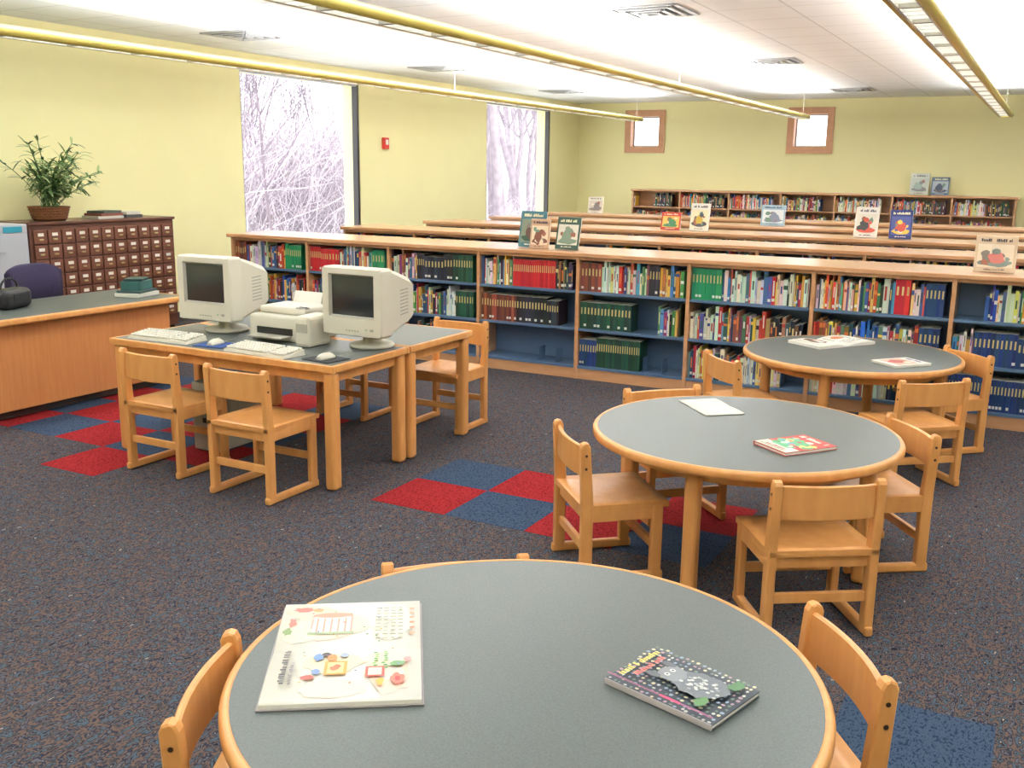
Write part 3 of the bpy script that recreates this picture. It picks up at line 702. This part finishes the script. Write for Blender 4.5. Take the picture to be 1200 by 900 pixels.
# ---------------------------------------------------------------- outdoors
SNOW=mat('outdoor_ground',srgb(232,232,230),.9,var=.08,vscale=.8)
b=B(); b.bb(-70,XL-.3,-10,90,-.35,-.15,SNOW); b.done('ground_outside')
def curves(name,splines,m,bev):
    cu=bpy.data.curves.new(name,'CURVE'); cu.dimensions='3D'; cu.bevel_depth=bev; cu.bevel_resolution=0
    for pts in splines:
        s=cu.splines.new('POLY'); s.points.add(len(pts)-1)
        for q,(p,r) in zip(s.points,pts): q.co=(p[0],p[1],p[2],1); q.radius=r
    cu.materials.append(m); o=bpy.data.objects.new(name,cu); COL.objects.link(o); return o
rng=random.Random(9)
BARK=mat('bark_grey',srgb(158,148,156),.9,var=.2,vscale=4); TWIG=mat('twig_lilac',srgb(204,194,204),.9,var=.25,vscale=1.2)
DTW=mat('twig_dark',srgb(132,120,132),.9,var=.2,vscale=2)
sp=[]
def branch(p,d,L_,r,dep,sp,mn=.008):
    pts=[(p.copy(),r)]; n=5
    for k in range(n):
        d=(d+Vector((rng.uniform(-.2,.2),rng.uniform(-.2,.2),rng.uniform(-.05,.1)))).normalized(); p=p+d*L_/n; pts.append((p.copy(),max(mn*.7,r*(1-.55*(k+1)/n))))
        if dep>0 and k>=1:
            for _ in range(2):
                nd=(d+Vector((rng.uniform(-1,1),rng.uniform(-1,1),rng.uniform(-.1,.6)))).normalized(); branch(p.copy(),nd,L_*rng.uniform(.4,.6),max(mn,r*.4),dep-1,sp,mn)
    sp.append(pts)
n=0
while n<18:
    y=rng.uniform(24,50); r=rng.uniform(.48,.62); n+=1
    branch(Vector((-y*r,y,-.2)),Vector((0,0,1)),rng.uniform(7,10),rng.uniform(.08,.2),2,sp)
curves('bare_trees',sp,BARK,1.0)
sp=[]
for k in range(6):
    x=rng.uniform(-21,-14); branch(Vector((x,-x*rng.uniform(.98,1.35),-.2)),Vector((rng.uniform(-.2,.2),rng.uniform(-.2,.2),1)).normalized(),rng.uniform(3.5,5),rng.uniform(.03,.05),3,sp,.005)
curves('bare_trees',sp,DTW,1.0)
sp=[];sp2=[]
for k in range(520):
    c=Vector((rng.uniform(-23,-15.5),0,-.2)); 
    dense=k<400
    c.y=-c.x*(rng.uniform(.9,1.4) if dense else rng.uniform(1.4,1.9))+rng.uniform(-1,1); hs=1.35 if dense else .5
    for q in range(11):
        d=Vector((rng.uniform(-.7,.7),rng.uniform(-.7,.7),1)).normalized(); p=c+Vector((rng.uniform(-.5,.5),rng.uniform(-.5,.5),rng.uniform(0,1.5 if dense else .2))); L_=rng.uniform(.8,2.6)*hs; pts=[(p.copy(),.011)]
        for j in range(7):
            d=(d+Vector((rng.uniform(-.32,.32),rng.uniform(-.32,.32),rng.uniform(-.3,.16)))).normalized(); p=p+d*L_/7; pts.append((p.copy(),.011*(1-j/9)))
        (sp if q%3 else sp2).append(pts)
curves('bare_shrubs',sp,TWIG,1.0); curves('bare_shrubs',sp2,BARK,.8)

# ---------------------------------------------------------------- world + camera
w=bpy.data.worlds.new('World'); SC.world=w; w.use_nodes=True
bg=w.node_tree.nodes['Background']; bg.inputs[0].default_value=(.96,.97,1,1); bg.inputs[1].default_value=3.9
cd=bpy.data.cameras.new('camera'); cd.sensor_width=36; cd.lens=36*1158/1200; cd.clip_end=300
cam=bpy.data.objects.new('camera',cd); COL.objects.link(cam)
Mr=Matrix(((0.8794,-0.1119,0.4627),(0.4758,0.1799,-0.8609),(0.0131,0.9773,0.2115)))
cam.matrix_world=Matrix.Translation((0,0,1.7))@Mr.to_4x4()
SC.camera=cam
